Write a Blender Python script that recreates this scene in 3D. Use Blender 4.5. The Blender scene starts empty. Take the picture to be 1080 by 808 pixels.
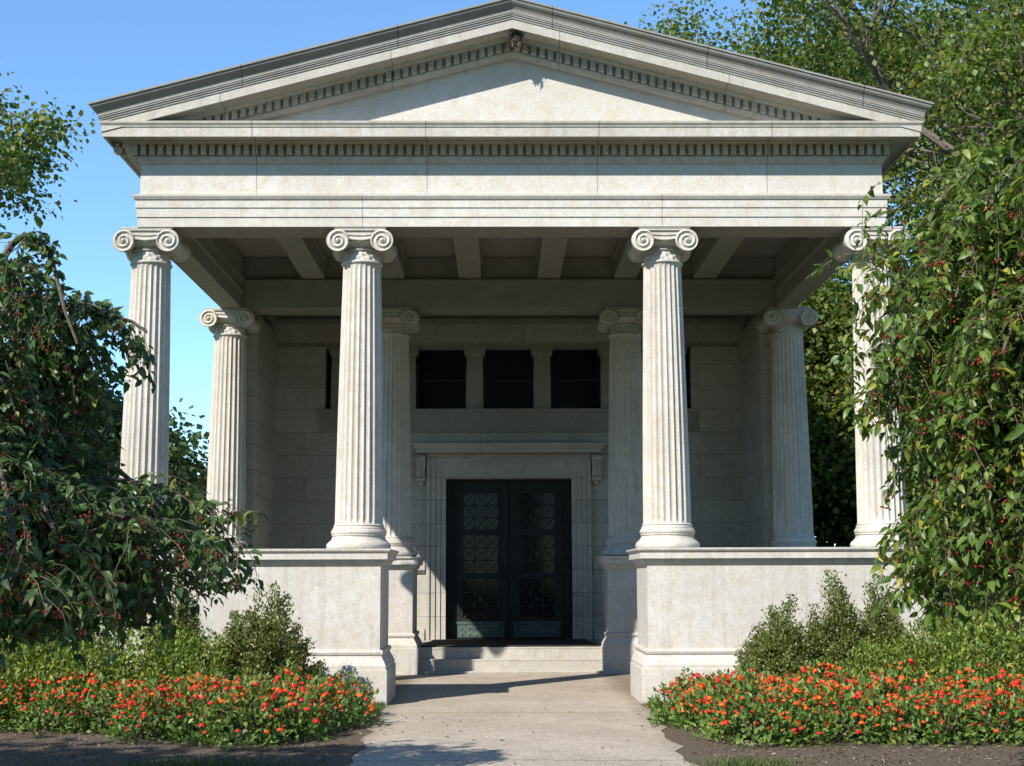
import bpy, math, random
import numpy as np
from mathutils import Vector, Matrix
R = math.radians
random.seed(7)
rng = np.random.default_rng(11)
scene = bpy.context.scene
col = scene.collection

# ------------------------------------------------------------------ world, sun, camera
SUN = Vector((-0.78, -1.0, 1.0)).normalized()          # towards the sun
EL = math.asin(SUN.z); AZ = math.atan2(SUN.x, SUN.y)
w = bpy.data.worlds.new("World"); scene.world = w; w.use_nodes = True
nt = w.node_tree
bg = nt.nodes['Background']
sky = nt.nodes.new('ShaderNodeTexSky'); sky.sky_type = 'NISHITA'; sky.sun_disc = False
sky.sun_elevation = EL; sky.sun_rotation = AZ % (2*math.pi)
sky.altitude = 200; sky.air_density = 1.0; sky.dust_density = 0.0; sky.ozone_density = 5.5
tint = nt.nodes.new('ShaderNodeMix'); tint.data_type = 'RGBA'; tint.blend_type = 'MULTIPLY'; tint.inputs[0].default_value = 1   # camera white balance of the sky
tint.inputs[7].default_value = (.87, .99, 1.0, 1); nt.links.new(sky.outputs[0], tint.inputs[6]); nt.links.new(tint.outputs[2], bg.inputs[0]); bg.inputs[1].default_value = 0.15
sl = bpy.data.lights.new('sun', 'SUN'); sl.energy = 5.0; sl.angle = R(0.53); sl.color = (1, .94, .85)
so = bpy.data.objects.new('sun', sl); col.objects.link(so)
so.rotation_euler = (-SUN).to_track_quat('-Z', 'Y').to_euler(); so.location = SUN*60
vs = scene.view_settings
vs.view_transform = 'Standard'; vs.look = 'None'; vs.exposure = 0.74; vs.gamma = 1
scene.cycles.max_bounces = 8; scene.cycles.diffuse_bounces = 4; scene.cycles.transparent_max_bounces = 8
cd = bpy.data.cameras.new('camera'); cam = bpy.data.objects.new('camera', cd); col.objects.link(cam)
cd.sensor_width = 36; cd.lens = 1439.04/1080*36; cd.clip_end = 2000; cd.clip_start = .1
cam.matrix_world = Matrix.Translation((-.1936, -18.5246, 1.6)) @ Matrix.Rotation(-.0099, 4, 'Z') @ \
    Matrix.Rotation(R(90)+.1423, 4, 'X') @ Matrix.Rotation(-.0033, 4, 'Z')
scene.camera = cam

# ------------------------------------------------------------------ material helpers
class NT:
    def __init__(s, name):
        s.m = bpy.data.materials.new(name); s.m.use_nodes = True
        s.t = s.m.node_tree; s.t.nodes.clear()
        s.out = s.n('ShaderNodeOutputMaterial')
    def n(s, typ, **k):
        o = s.t.nodes.new(typ)
        for a, v in k.items(): setattr(o, a, v)
        return o
    def l(s, a, b): s.t.links.new(a, b)
    def val(s, node, **k):
        for a, v in k.items(): node.inputs[a.replace('_', ' ')].default_value = v
        return node
    def ramp(s, fac, stops):
        r = s.n('ShaderNodeValToRGB'); cr = r.color_ramp
        while len(cr.elements) < len(stops): cr.elements.new(.5)
        for e, (p, c) in zip(cr.elements, stops):
            e.position = p; e.color = (*c, 1) if len(c) == 3 else c
        s.l(fac, r.inputs[0]); return r.outputs[0]
    def noise(s, vec, scale, detail=4, rough=.55):
        n = s.n('ShaderNodeTexNoise'); n.inputs['Scale'].default_value = scale
        n.inputs['Detail'].default_value = detail; n.inputs['Roughness'].default_value = rough
        if vec is not None: s.l(vec, n.inputs['Vector'])
        return n.outputs[0]
    def mix(s, fac, a, b, mode='MIX'):
        x = s.n('ShaderNodeMix', data_type='RGBA', blend_type=mode)
        for sock, v in ((x.inputs[0], fac), (x.inputs[6], a), (x.inputs[7], b)):
            if hasattr(v, 'is_output'): s.l(v, sock)
            elif isinstance(v, tuple): sock.default_value = (*v, 1) if len(v) == 3 else v
            else: sock.default_value = v
        return x.outputs[2]
    def math(s, op, a, b=0.0, c=None):
        x = s.n('ShaderNodeMath', operation=op)
        for i, v in enumerate((a, b) if c is None else (a, b, c)):
            if hasattr(v, 'is_output'): s.l(v, x.inputs[i])
            else: x.inputs[i].default_value = v
        return x.outputs[0]
    def bsdf(s, colr, rough=.8, bump=None, strength=.3, dist=.01, **k):
        b = s.n('ShaderNodeBsdfPrincipled')
        if hasattr(colr, 'is_output'): s.l(colr, b.inputs['Base Color'])
        else: b.inputs['Base Color'].default_value = (*colr, 1)
        if hasattr(rough, 'is_output'): s.l(rough, b.inputs['Roughness'])
        else: b.inputs['Roughness'].default_value = rough
        for a, v in k.items(): b.inputs[a.replace('_', ' ')].default_value = v
        if bump is not None:
            bn = s.n('ShaderNodeBump'); bn.inputs['Strength'].default_value = strength; bn.inputs['Distance'].default_value = dist
            s.l(bump, bn.inputs['Height']); s.l(bn.outputs[0], b.inputs['Normal'])
        s.l(b.outputs[0], s.out.inputs[0]); return b

def stone(name, base=(.42, .405, .37), var=.16, joints=None, plane='XZ', stain=.35, streak=0.0, offset=(0, 0, 0), grime=(.20, .185, .155)):
    """pale granite; joints=(course height, block length, z0, mortar)"""
    t = NT(name)
    geo = t.n('ShaderNodeNewGeometry'); pos = geo.outputs['Position']
    big = t.noise(pos, .9, 5, .6); mid = t.noise(pos, 6.0, 5, .65); fine = t.noise(pos, 85, 3, .7)
    d = tuple(c*(1-var) for c in base); h = tuple(min(1, c*(1+var*.55)) for c in base)
    c1 = t.ramp(big, [(.3, d), (.7, h)])
    c2 = t.mix(t.ramp(mid, [(.42, (0, 0, 0)), (.75, (1, 1, 1))]), c1, tuple(c*f for c, f in zip(base, (.90, .83, .72))))
    c3 = t.mix(.5, c2, t.ramp(fine, [(.3, (.30, .30, .31)), (.5, (.50, .50, .50)), (.72, (.68, .68, .67))]), 'OVERLAY')
    sp2 = t.noise(pos, 32, 3, .75)
    c3 = t.mix(.38, c3, t.ramp(sp2, [(.28, (.28, .28, .29)), (.5, (.5, .5, .5)), (.7, (.64, .64, .63))]), 'OVERLAY')
    blot = t.noise(pos, 1.5, 7, .72)
    c3 = t.mix(t.ramp(blot, [(.48, (0, 0, 0)), (.72, (stain*.75,)*3)]), c3, tuple(c*.66 for c in base))
    if stain:
        st = t.noise(pos, 2.3, 8, .75)
        sf = t.ramp(st, [(.55, (0, 0, 0)), (.78, (stain,)*3)])
        c3 = t.mix(sf, c3, grime)
    if streak:
        mp = t.n('ShaderNodeMapping'); mp.inputs['Scale'].default_value = (7, 7, .55); t.l(pos, mp.inputs[0])
        sk = t.noise(mp.outputs[0], 1.3, 5, .6)
        c3 = t.mix(t.ramp(sk, [(.5, (0, 0, 0)), (.78, (streak,)*3)]), c3, grime)
    bump = t.math('ADD', t.math('MULTIPLY', mid, .5), t.math('MULTIPLY', fine, .6))
    if joints:
        ch, bl, z0, mo = joints
        sp = t.n('ShaderNodeSeparateXYZ'); t.l(pos, sp.inputs[0])
        cb = t.n('ShaderNodeCombineXYZ')
        t.l(t.math('ADD', sp.outputs[0 if plane == 'XZ' else 1], 100*bl+offset[0]), cb.inputs[0])
        t.l(t.math('SUBTRACT', sp.outputs[2], z0-100*ch), cb.inputs[1])
        br = t.n('ShaderNodeTexBrick'); br.offset = .5; br.squash = 1
        t.val(br, Scale=1.0, Mortar_Size=mo, Mortar_Smooth=.2, Bias=0.0, Brick_Width=bl, Row_Height=ch)
        t.l(cb.outputs[0], br.inputs['Vector'])
        br.inputs['Color1'].default_value = (1.0, 1.0, 1.0, 1); br.inputs['Color2'].default_value = ((.88, .88, .87, 1) if ch < 1 else (.97, .97, .965, 1))
        br.inputs['Mortar'].default_value = (1, 1, 1, 1)
        c3 = t.mix(1.0, c3, br.outputs['Color'], 'MULTIPLY')
        c3 = t.mix(t.math('MULTIPLY', br.outputs['Fac'], .75), c3, tuple(c*.3 for c in base))
        bump = t.math('SUBTRACT', bump, t.math('MULTIPLY', br.outputs['Fac'], 1.5))
    t.bsdf(c3, .82, bump, .35, .012, Specular_IOR_Level=.3)
    return t.m

M = {}
M['stone'] = stone('pale_stone')
M['podium'] = stone('podium_stone', base=(.47, .452, .412), var=.16, stain=.28, streak=.45)
M['column'] = stone('column_stone', base=(.46, .438, .392), var=.16, stain=.3, streak=.42)
M['frieze'] = stone('frieze_stone', joints=(9.0, 2.34, -3.0, .006), offset=(1.17, 0), var=.1, base=(.50, .484, .446), stain=.2, streak=.12)
M['archi'] = stone('architrave_stone', joints=(9.0, 4.1, -3.0, .006), offset=(2.05, 0), var=.1, base=(.49, .473, .435), stain=.2, streak=.12)
M['cornice'] = stone('cornice_stone', joints=(9.0, 2.34, -3.0, .008), offset=(1.17, 0), streak=.45, base=(.43, .412, .37), stain=.5)
M['rake'] = stone('raking_stone', joints=(30.0, 2.3, -3.0, .007), streak=.3, offset=(.5, 0), base=(.42, .408, .37), stain=.4)
M['sima'] = stone('weathered_gutter_stone', joints=(30.0, 2.1, -3.0, .010), offset=(.5, 0), base=(.25, .248, .232), var=.2, stain=.5, grime=(.09, .09, .08))
M['wall'] = stone('coursed_wall_stone', joints=(.447, 1.72, 6.24, .006), offset=(.55, 0), base=(.42, .408, .37), var=.1)
M['wall_side'] = stone('coursed_side_stone', joints=(.447, 1.72, 6.24, .006), plane='YZ', offset=(.2, 0), base=(.42, .408, .37), var=.1)
M['ceil'] = stone('shaded_ceiling_stone', base=(.262, .254, .232), var=.1)  # darker copy of the pale stone; shade inside the porch is put into its colour
M['step'] = stone('step_stone', base=(.40, .38, .335), var=.2, stain=.6)

def path_mat():
    t = NT('aggregate_concrete'); geo = t.n('ShaderNodeNewGeometry'); pos = geo.outputs['Position']
    big = t.noise(pos, .8, 5, .6); ag = t.noise(pos, 95, 2, .8)
    vo = t.n('ShaderNodeTexVoronoi'); vo.inputs['Scale'].default_value = 70; t.l(pos, vo.inputs['Vector'])
    c = t.ramp(big, [(.3, (.30, .250, .198)), (.7, (.41, .352, .285))])
    c = t.mix(.75, c, t.ramp(ag, [(.25, (.12, .11, .1)), (.5, (.5, .5, .5)), (.75, (.9, .88, .84))]), 'OVERLAY')
    c = t.mix(.55, c, t.ramp(t.noise(pos, 34, 4, .8), [(.3, (.2, .19, .18)), (.5, (.5, .5, .5)), (.7, (.8, .79, .77))]), 'OVERLAY')
    c = t.mix(t.ramp(vo.outputs['Color'], [(.75, (0, 0, 0)), (.85, (.6, .6, .6))]), c, (.60, .55, .48))
    sp = t.n('ShaderNodeSeparateXYZ'); t.l(pos, sp.inputs[0])
    wob = t.math('MULTIPLY', t.math('SUBTRACT', t.noise(pos, 1.2, 5, .6), .5), .32)
    y = t.math('ADD', sp.outputs[1], wob)
    joints = None
    for y0, wd, cc in ((-1.75, .045, (.20, .17, .07)), (-6.1, .03, (.13, .105, .08)), (.55, .018, (.17, .15, .12))):
        d = t.math('ABSOLUTE', t.math('SUBTRACT', y, y0))
        f = t.math('LESS_THAN', t.math('ADD', d, t.math('MULTIPLY', t.noise(pos, 9, 4, .7), wd*1.2)), wd*1.15)
        c = t.mix(t.math('MULTIPLY', f, .85), c, cc)
    dirt = t.noise(pos, 3.2, 7, .7)
    c = t.mix(t.ramp(dirt, [(.48, (0, 0, 0)), (.72, (.65, .65, .65))]), c, (.19, .16, .125))
    edge = t.math('ADD', t.math('ABSOLUTE', sp.outputs[0]), t.math('MULTIPLY', t.noise(pos, 2.5, 6, .7), .5))
    c = t.mix(t.ramp(t.math('SUBTRACT', edge, 1.0), [(.62, (0, 0, 0)), (.95, (.8, .8, .8))]), c, (.16, .13, .09))
    t.bsdf(c, .9, t.math('ADD', ag, t.math('MULTIPLY', vo.outputs['Distance'], .6)), .6, .012, Specular_IOR_Level=.25)
    return t.m
M['path'] = path_mat()

def ground_mat():
    t = NT('soil_and_lawn'); geo = t.n('ShaderNodeNewGeometry'); pos = geo.outputs['Position']
    n1 = t.noise(pos, 30, 6, .75); n2 = t.noise(pos, 2.0, 6, .6); n3 = t.noise(pos, 8, 6, .65)
    soil = t.ramp(n1, [(.28, (.048, .035, .026)), (.5, (.13, .097, .071)), (.75, (.31, .245, .185))])
    lawn = t.ramp(t.noise(pos, 18, 5, .7), [(.3, (.035, .065, .016)), (.7, (.085, .13, .035))])
    sp = t.n('ShaderNodeSeparateXYZ'); t.l(pos, sp.inputs[0])
    far = t.math('GREATER_THAN', t.math('ADD', t.math('ABSOLUTE', t.math('ADD', sp.outputs[1], 2.0)), t.math('MULTIPLY', n3, 1.2)), 5.6)
    side = t.math('GREATER_THAN', t.math('ABSOLUTE', sp.outputs[0]), 10.0)
    lf = t.math('MAXIMUM', far, side)
    moss = t.ramp(n3, [(.56, (0, 0, 0)), (.68, (.65, .65, .65))])
    c = t.mix(moss, soil, (.09, .10, .035))
    c = t.mix(lf, c, lawn)
    t.bsdf(c, .95, t.math('ADD', n1, n3), .9, .04, Specular_IOR_Level=.15)
    return t.m
M['ground'] = ground_mat()

def leaf_mat(name, stops, trans=.35, rough=.45, spec=.45, tcol=None):
    t = NT(name); geo = t.n('ShaderNodeNewGeometry')
    c = t.ramp(geo.outputs['Random Per Island'], stops)
    c = t.mix(t.math('MULTIPLY', t.noise(geo.outputs['Position'], 9, 2), .35), c, (.03, .05, .012))
    b = t.bsdf(c, rough, Specular_IOR_Level=spec)
    tr = t.n('ShaderNodeBsdfTranslucent')
    hs = t.n('ShaderNodeHueSaturation'); hs.inputs['Hue'].default_value = .48; hs.inputs['Saturation'].default_value = 1.1
    hs.inputs['Value'].default_value = 1.7; t.l(c, hs.inputs['Color']); t.l(hs.outputs[0], tr.inputs[0])
    mx = t.n('ShaderNodeMixShader'); mx.inputs[0].default_value = trans
    t.l(b.outputs[0], mx.inputs[1]); t.l(tr.outputs[0], mx.inputs[2]); t.l(mx.outputs[0], t.out.inputs[0])
    return t.m
G = lambda r, g, b: (r, g, b)
M['crab_leaf'] = leaf_mat('crabapple_leaf', [(0, G(0.046, 0.093, 0.016)), (.45, G(0.087, 0.158, 0.027)), (.8, G(0.142, 0.218, 0.039)), (.95, G(0.215, 0.273, 0.050)), (1, G(0.484, 0.409, 0.056))])
M['crab_leaf_shaded'] = leaf_mat('crabapple_leaf_shaded', [(0, G(0.033, 0.075, 0.024)), (.5, G(0.060, 0.120, 0.036)), (.93, G(0.098, 0.165, 0.045)), (1, G(0.270, 0.270, 0.075))])  # darker leaf copy; the left crabapple's shade is put into the colour
M['maple_leaf'] = leaf_mat('broadleaf', [(0, G(0.050, 0.094, 0.016)), (.5, G(0.095, 0.154, 0.026)), (.85, G(0.154, 0.207, 0.034)), (.97, G(0.236, 0.220, 0.046)), (1, G(0.362, 0.200, 0.046))], .4, .5)
M['far_leaf'] = leaf_mat('far_leaf', [(0, G(0.030, 0.066, 0.024)), (.6, G(0.060, 0.108, 0.036)), (1, G(0.096, 0.144, 0.042))], .3, .6)
M['box_leaf'] = leaf_mat('boxwood_leaf', [(0, G(0.060, 0.082, 0.016)), (.6, G(0.115, 0.135, 0.026)), (1, G(0.203, 0.205, 0.041))], .2, .4, .5)
M['azalea_leaf'] = leaf_mat('azalea_leaf', [(0, G(0.071, 0.117, 0.017)), (.5, G(0.135, 0.204, 0.027)), (1, G(0.253, 0.313, 0.042))], .3, .45)
M['lantana_leaf'] = leaf_mat('lantana_leaf', [(0, G(0.056, 0.116, 0.022)), (.5, G(0.102, 0.186, 0.032)), (.9, G(0.171, 0.260, 0.047)), (1, G(0.279, 0.297, 0.068))], .3, .5)
M['grass'] = leaf_mat('grass_blade', [(0, G(.05, .10, .018)), (.7, G(.09, .16, .03)), (1, G(.2, .19, .07))], .3, .6)

def simple(name, c, rough=.7, c2=None, scale=8, bumpy=.3, **k):
    t = NT(name); geo = t.n('ShaderNodeNewGeometry')
    n = t.noise(geo.outputs['Position'], scale, 6, .65)
    cc = t.ramp(n, [(.3, c), (.7, c2 or tuple(min(1, x*1.5) for x in c))])
    t.bsdf(cc, rough, n, bumpy, .02, **k); return t.m
M['bark'] = simple('grey_brown_bark', (.05, .038, .028), .9, (.14, .115, .09), 14, .8)
M['twig'] = simple('twig_bark', (.06, .042, .03), .85, (.12, .09, .065), 20)
def petal(name, stops):
    t = NT(name); geo = t.n('ShaderNodeNewGeometry')
    c = t.ramp(geo.outputs['Random Per Island'], stops); t.bsdf(c, .6, Specular_IOR_Level=.25); return t.m
M['flower_red'] = petal('scarlet_petal', [(0, (.36, .010, .012)), (.6, (.52, .018, .012)), (1, (.60, .05, .012))])
M['flower_orange'] = petal('orange_petal', [(0, (.52, .03, .01)), (.6, (.62, .075, .01)), (1, (.68, .17, .015))])
M['berry'] = petal('red_berry', [(0, (.07, .007, .008)), (.5, (.16, .012, .012)), (1, (.27, .03, .02))])
M['bronze'] = simple('dark_patinated_bronze', (.006, .009, .009), .5, (.016, .026, .025), 9, .15, Specular_IOR_Level=.22)
M['dark_frame'] = simple('black_window_frame', (.005, .006, .007), .7, (.008, .010, .011))
M['verdigris'] = simple('verdigris_bronze', (.03, .05, .044), .6, (.10, .145, .125), 12, .3, Metallic=.2)
M['grille'] = simple('grey_bronze_grille', (.022, .026, .024), .5, (.075, .08, .07), 16, .1, Metallic=.2)
M['glass'] = simple('dark_glass', (.004, .005, .006), .06, (.005, .007, .009), 3, .01, Specular_IOR_Level=.11)
M['window_glass'] = simple('dark_window_glass', (.004, .006, .009), .12, (.006, .010, .014), 3, .01, Specular_IOR_Level=.35)
M['mat'] = simple('porch_floor_shade', (.022, .019, .016), .9, (.04, .035, .03), 60, .5)  # dark tone painted in for the shaded porch floor
M['roof'] = simple('weathered_roof', (.16, .19, .17), .7, (.24, .27, .24), 3, .1)
M['nest'] = simple('nest_straw', (.025, .02, .017), .95, (.16, .125, .095), 40, .6)
M['fixture'] = simple('dirty_pale_metal', (.14, .125, .115), .6, (.42, .39, .36), 30, .3)
M['soil_chip'] = leaf_mat('bark_chip', [(0, G(.06, .042, .03)), (.7, G(.17, .125, .09)), (1, G(.36, .29, .22))], .0, .9, .2)

# ------------------------------------------------------------------ mesh helpers
class MB:
    def __init__(s): s.v = []; s.f = []
    def add(s, vs, fs):
        o = len(s.v); s.v.extend(tuple(p) for p in vs); s.f.extend(tuple(i+o for i in f) for f in fs); return s
    def box(s, x0, x1, y0, y1, z0, z1):
        return s.add([(x0,y0,z0),(x1,y0,z0),(x1,y1,z0),(x0,y1,z0),(x0,y0,z1),(x1,y0,z1),(x1,y1,z1),(x0,y1,z1)],
                     [(0,3,2,1),(4,5,6,7),(0,1,5,4),(1,2,6,5),(2,3,7,6),(3,0,4,7)])
    def ring(s, x0, x1, y0, y1, prof, bottom=False, top=False):
        """stacked rectangular rings: profile of (outward offset, z)"""
        n = len(prof); vs = []
        for o, z in prof: vs += [(x0-o,y0-o,z),(x1+o,y0-o,z),(x1+o,y1+o,z),(x0-o,y1+o,z)]
        fs = []
        for i in range(n-1):
            for k in range(4):
                a, b = i*4+k, i*4+(k+1) % 4
                fs.append((a, b, b+4, a+4))
        if bottom: fs.append((3, 2, 1, 0))
        if top: fs.append(tuple(4*(n-1)+k for k in range(4)))
        return s.add(vs, fs)
    def lathe(s, prof, seg=48, cx=0, cy=0, fr=None, cap_top=False, cap_bot=False):
        vs = []; fs = []
        for r, z in prof:
            for k in range(seg):
                a = 2*math.pi*k/seg; rr = fr(r, a, z) if fr else r
                vs.append((cx+rr*math.cos(a), cy+rr*math.sin(a), z))
        for i in range(len(prof)-1):
            for k in range(seg):
                k2 = (k+1) % seg
                fs.append((i*seg+k, i*seg+k2, (i+1)*seg+k2, (i+1)*seg+k))
        if cap_top: fs.append(tuple((len(prof)-1)*seg+k for k in range(seg)))
        if cap_bot: fs.append(tuple(reversed(range(seg))))
        return s.add(vs, fs)
    def tube(s, pts, rad, seg=6, cap=True):
        pts = [Vector(p) for p in pts]; n = len(pts)
        if not hasattr(rad, '__len__'): rad = [rad]*n
        vs = []; fs = []; up = None
        for i, p in enumerate(pts):
            d = (pts[min(i+1, n-1)]-pts[max(i-1, 0)])
            d = d.normalized() if d.length > 1e-9 else Vector((0, 0, 1))
            if up is None:
                up = Vector((0, 0, 1)) if abs(d.z) < .9 else Vector((1, 0, 0))
            a = d.cross(up).normalized(); up = a.cross(d).normalized()
            for k in range(seg):
                t = 2*math.pi*k/seg
                vs.append(p+(a*math.cos(t)+up*math.sin(t))*rad[i])
        for i in range(n-1):
            for k in range(seg):
                k2 = (k+1) % seg
                fs.append((i*seg+k, i*seg+k2, (i+1)*seg+k2, (i+1)*seg+k))
        if cap: fs.append(tuple(reversed(range(seg)))); fs.append(tuple((n-1)*seg+k for k in range(seg)))
        return s.add(vs, fs)
    def ball(s, c, r, seg=8, rings=6, sc=(1, 1, 1)):
        vs = []; fs = []
        for i in range(rings+1):
            t = math.pi*i/rings
            for k in range(seg):
                a = 2*math.pi*k/seg
                vs.append((c[0]+r*sc[0]*math.sin(t)*math.cos(a), c[1]+r*sc[1]*math.sin(t)*math.sin(a), c[2]+r*sc[2]*math.cos(t)))
        for i in range(rings):
            for k in range(seg):
                k2 = (k+1) % seg
                fs.append((i*seg+k, (i+1)*seg+k, (i+1)*seg+k2, i*seg+k2))
        return s.add(vs, fs)
    def mesh(s, name, mat, smooth=None):
        me = bpy.data.meshes.new(name); me.from_pydata(s.v, [], s.f); me.materials.append(mat)
        if smooth:
            me.polygons.foreach_set('use_smooth', [True]*len(me.polygons))
            me.set_sharp_from_angle(angle=R(smooth))
        me.update(); return me
    def build(s, name, mat, parent=None, smooth=None, **k):
        return put(name, s.mesh(name, mat, smooth), parent, **k)

def put(name, me, parent=None, loc=None, rotz=0, scale=None, **k):
    o = bpy.data.objects.new(name, me); col.objects.link(o)
    if parent: o.parent = parent
    if loc: o.location = loc
    if rotz: o.rotation_euler = (0, 0, rotz)
    if scale: o.scale = scale
    for a, v in k.items(): o[a] = v
    return o
def empty(name, loc, label, cat, group=None, rotz=0):
    o = put(name, None, None, loc, rotz); o['label'] = label; o['category'] = cat
    if group: o['group'] = group
    return o

# ================================================================== THE SETTING
MB().add([(-500,-500,0),(500,-500,0),(500,900,0),(-500,900,0)], [(0,1,2,3)]).build('ground', M['ground'], kind='structure')
# path: slightly ragged edges, one sheet
pm = MB(); ys = [-30+.35*i for i in range(0, 103)]
vs = []
for y in ys:
    if y > 6: break
    j1 = random.uniform(-.07, .07); j2 = random.uniform(-.07, .07)
    wd = 1.66 if y > -1.4 else 1.66-.17*min(1, (-1.4-y)/4)
    if y > -.8: wd, j1, j2 = 2.9, 0, 0
    vs += [(-wd+j1, y, .006), (wd+j2, y, .006)]
n = len(vs)//2
pm.add(vs, [(2*i, 2*i+1, 2*i+3, 2*i+2) for i in range(n-1)]).build('path', M['path'], kind='structure')

# ================================================================== THE CHAPEL
ch = empty('classical_chapel', (0, 0, 0), 'pale stone classical chapel with fluted columns carrying a triangular pediment', 'building')
a_, b_, P, W = 2.083, 5.0, 5.62, 8.2
ZB, ZT = 1.985, 6.36

ped_prof = [(.10, -.05), (.10, .445), (.085, .45), (.085, .50), (.075, .515), (.055, .56), (.03, .60), (.02, .625), (.035, .635), (.045, .665), (.035, .69), (.0, .70),
            (.0, 1.765), (.012, 1.77), (.035, 1.80), (.055, 1.845), (.06, 1.85), (.095, 1.852), (.095, 1.93), (.115, 1.945), (.13, 1.965), (.13, ZB), (.0, ZB+.006)]
for sx in (-1, 1):
    x0, x1 = (1.727, 5.385) if sx > 0 else (-5.385, -1.727)
    MB().ring(x0, x1, -.67, .67, ped_prof, top=True).build('podium', M['podium'], ch)
    x0, x1 = (4.62, 5.375) if sx > 0 else (-5.375, -4.62)
    pp = [(o*.97, z-.004) for o, z in ped_prof]
    MB().ring(x0, x1, .66, 4.9, pp, top=True).build('parapet', M['podium'], ch)
    for xc, hw in ((a_, .42), (b_, .42)):
        MB().ring(sx*xc-hw, sx*xc+hw, 4.95, 6.25, [(o, z-.012) for o, z in ped_prof], top=True).build('pedestal', M['podium'], ch)

# ---- column: fluted shaft, moulded base, ionic capital
SH0, SH1 = .32, 5.885-ZB                     # shaft runs between these heights above the podium
def shaft_mesh():
    m = MB(); seg = 24*8; zs = [SH0, SH0+.012, SH0+.03, SH0+.06, SH0+.09]+[SH0+.09+(SH1-.16-SH0-.09)*i/10 for i in range(1, 11)]+[SH1-.10, SH1-.06, SH1-.03, SH1-.012, SH1]
    prof = []
    for z in zs:
        t = (z-SH0)/(SH1-SH0); r = .325-(.325-.262)*(t**1.35)
        if z < SH0+.02: r += .018*(1-(z-SH0)/.02)
        prof.append((r, z))
    def fr(r, a, z):
        e = min(z-SH0-.02, SH1-.015-z); dep = 0 if e <= 0 else min(1, math.sqrt(e/.06))
        ph = (a/(2*math.pi)*24) % 1
        x = (ph-.5)/.40
        fl = math.sqrt(max(0, 1-x*x)) if abs(x) < 1 else 0
        return r-dep*fl*r*.085
    m.lathe(prof, seg, fr=fr)
    return m.mesh('column', M['column'], 28)
def base_mesh():
    pr = [(.0, .0), (.395, .0), (.425, .015), (.435, .045), (.428, .075), (.405, .098), (.375, .125), (.358, .155), (.352, .182), (.366, .184), (.366, .196), (.358, .20),
          (.372, .215), (.374, .235), (.366, .256), (.352, .268), (.352, .285), (.342, .295), (.335, .318), (.328, .33)]
    return MB().lathe(pr, 64).mesh('column_base', M['column'], 40)
def capital_mesh():
    m = MB(); T = ZT-ZB
    n0 = 5.885-ZB
    # neck: collar, ornament band with leaf bosses, fillet, egg echinus
    def eg(r, a, z):
        if n0+.045 < z < n0+.165: return r+.010*math.sin(a*10)*math.cos(z*60)+.008*math.cos(a*20+z*45)
        if T-.24 < z < T-.18: return r+.016*abs(math.sin(a*9))
        return r
    pr = [(.262, n0-.012), (.275, n0-.005), (.286, n0+.012), (.284, n0+.028), (.268, n0+.035), (.255, n0+.045)] + \
         [(.255-.002*i, n0+.05+.012*i) for i in range(10)] + \
         [(.240, n0+.17), (.262, n0+.178), (.266, n0+.19), (.256, n0+.20), (.25, n0+.21), (.268, T-.245), (.295, T-.232), (.335, T-.205), (.345, T-.185), (.30, T-.165), (.27, T-.02)]
    m.lathe(pr, 80, fr=eg)
    # abacus
    m.ring(-.34, .34, -.34, .34, [(-.02, T-.075), (-.015, T-.04), (.0, T-.03), (.012, T-.022), (.012, T+.0), ], top=True)
    # volutes: spiral relief discs on both faces, waisted bolster between them
    Rv, cx, cz = .158, .300, T-.190
    rings, seg = 26, 56
    for sx in (-1, 1):
        for sy in (-1, 1):
            yf = .375; vs = []; fs = []
            for i in range(rings+1):
                r = Rv*(i/rings)
                for k in range(seg):
                    th = 2*math.pi*k/seg
                    turns = 2.7*(1-(r/Rv)**.8)
                    ph = (turns+th/(2*math.pi)+.25) % 1
                    h = .030*(abs(2*ph-1)**2.5)-.006
                    if r < .030: h = .028*math.sqrt(max(0, 1-(r/.03)**2))+.006
                    if i == rings: h = -.02
                    vs.append((sx*(cx+r*math.cos(th)), sy*(yf+h), cz+r*math.sin(th)))
            for i in range(rings):
                for k in range(seg):
                    k2 = (k+1) % seg
                    f = (i*seg+k, i*seg+k2, (i+1)*seg+k2, (i+1)*seg+k)
                    fs.append(f if sx*sy < 0 else f[::-1])
            m.add(vs, fs)
        vs = []; fs = []; N = 15; sg = 28
        for i in range(N):
            t = -1+2*i/(N-1); r = Rv*(.985-.30*(1-abs(t)**1.6)) + (.008 if i in (6, 8) else 0)
            for k in range(sg):
                th = 2*math.pi*k/sg
                vs.append((sx*cx+r*math.cos(th), t*.358, cz+.006+r*math.sin(th)))
        for i in range(N-1):
            for k in range(sg):
                k2 = (k+1) % sg
                fs.append((i*sg+k, (i+1)*sg+k, (i+1)*sg+k2, i*sg+k2))
        m.add(vs, fs)
    # canalis joining the volutes, with sagging rims
    for sy in (-1, 1):
        K = 20; xs = [-.30+.60*i/K for i in range(K+1)]
        top = [T-.040 for x in xs]; bot = [T-.105-.075*(1-(x/.30)**2) for x in xs]
        vs = []
        for x, a, b in zip(xs, top, bot): vs += [(x, sy*.352, a), (x, sy*.340, (a+b)/2), (x, sy*.352, b), (x, sy*.2, b)]
        fs = []
        for i in range(K):
            for q in range(3):
                f = (4*i+q, 4*i+q+1, 4*i+q+5, 4*i+q+4); fs.append(f if sy < 0 else f[::-1])
        m.add(vs, fs)
        m.tube([(x, sy*.356, b) for x, b in zip(xs, bot)], .012, 6)
        m.tube([(x, sy*.352, (a*.45+b*.55)) for x, a, b in zip(xs, top, bot)], .009, 6)
        m.tube([(x, sy*.358, a-.006) for x, a in zip(xs, top)], .013, 6)
    return m.mesh('capital', M['column'], 35)
me_s, me_b, me_c = shaft_mesh(), base_mesh(), capital_mesh()
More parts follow.
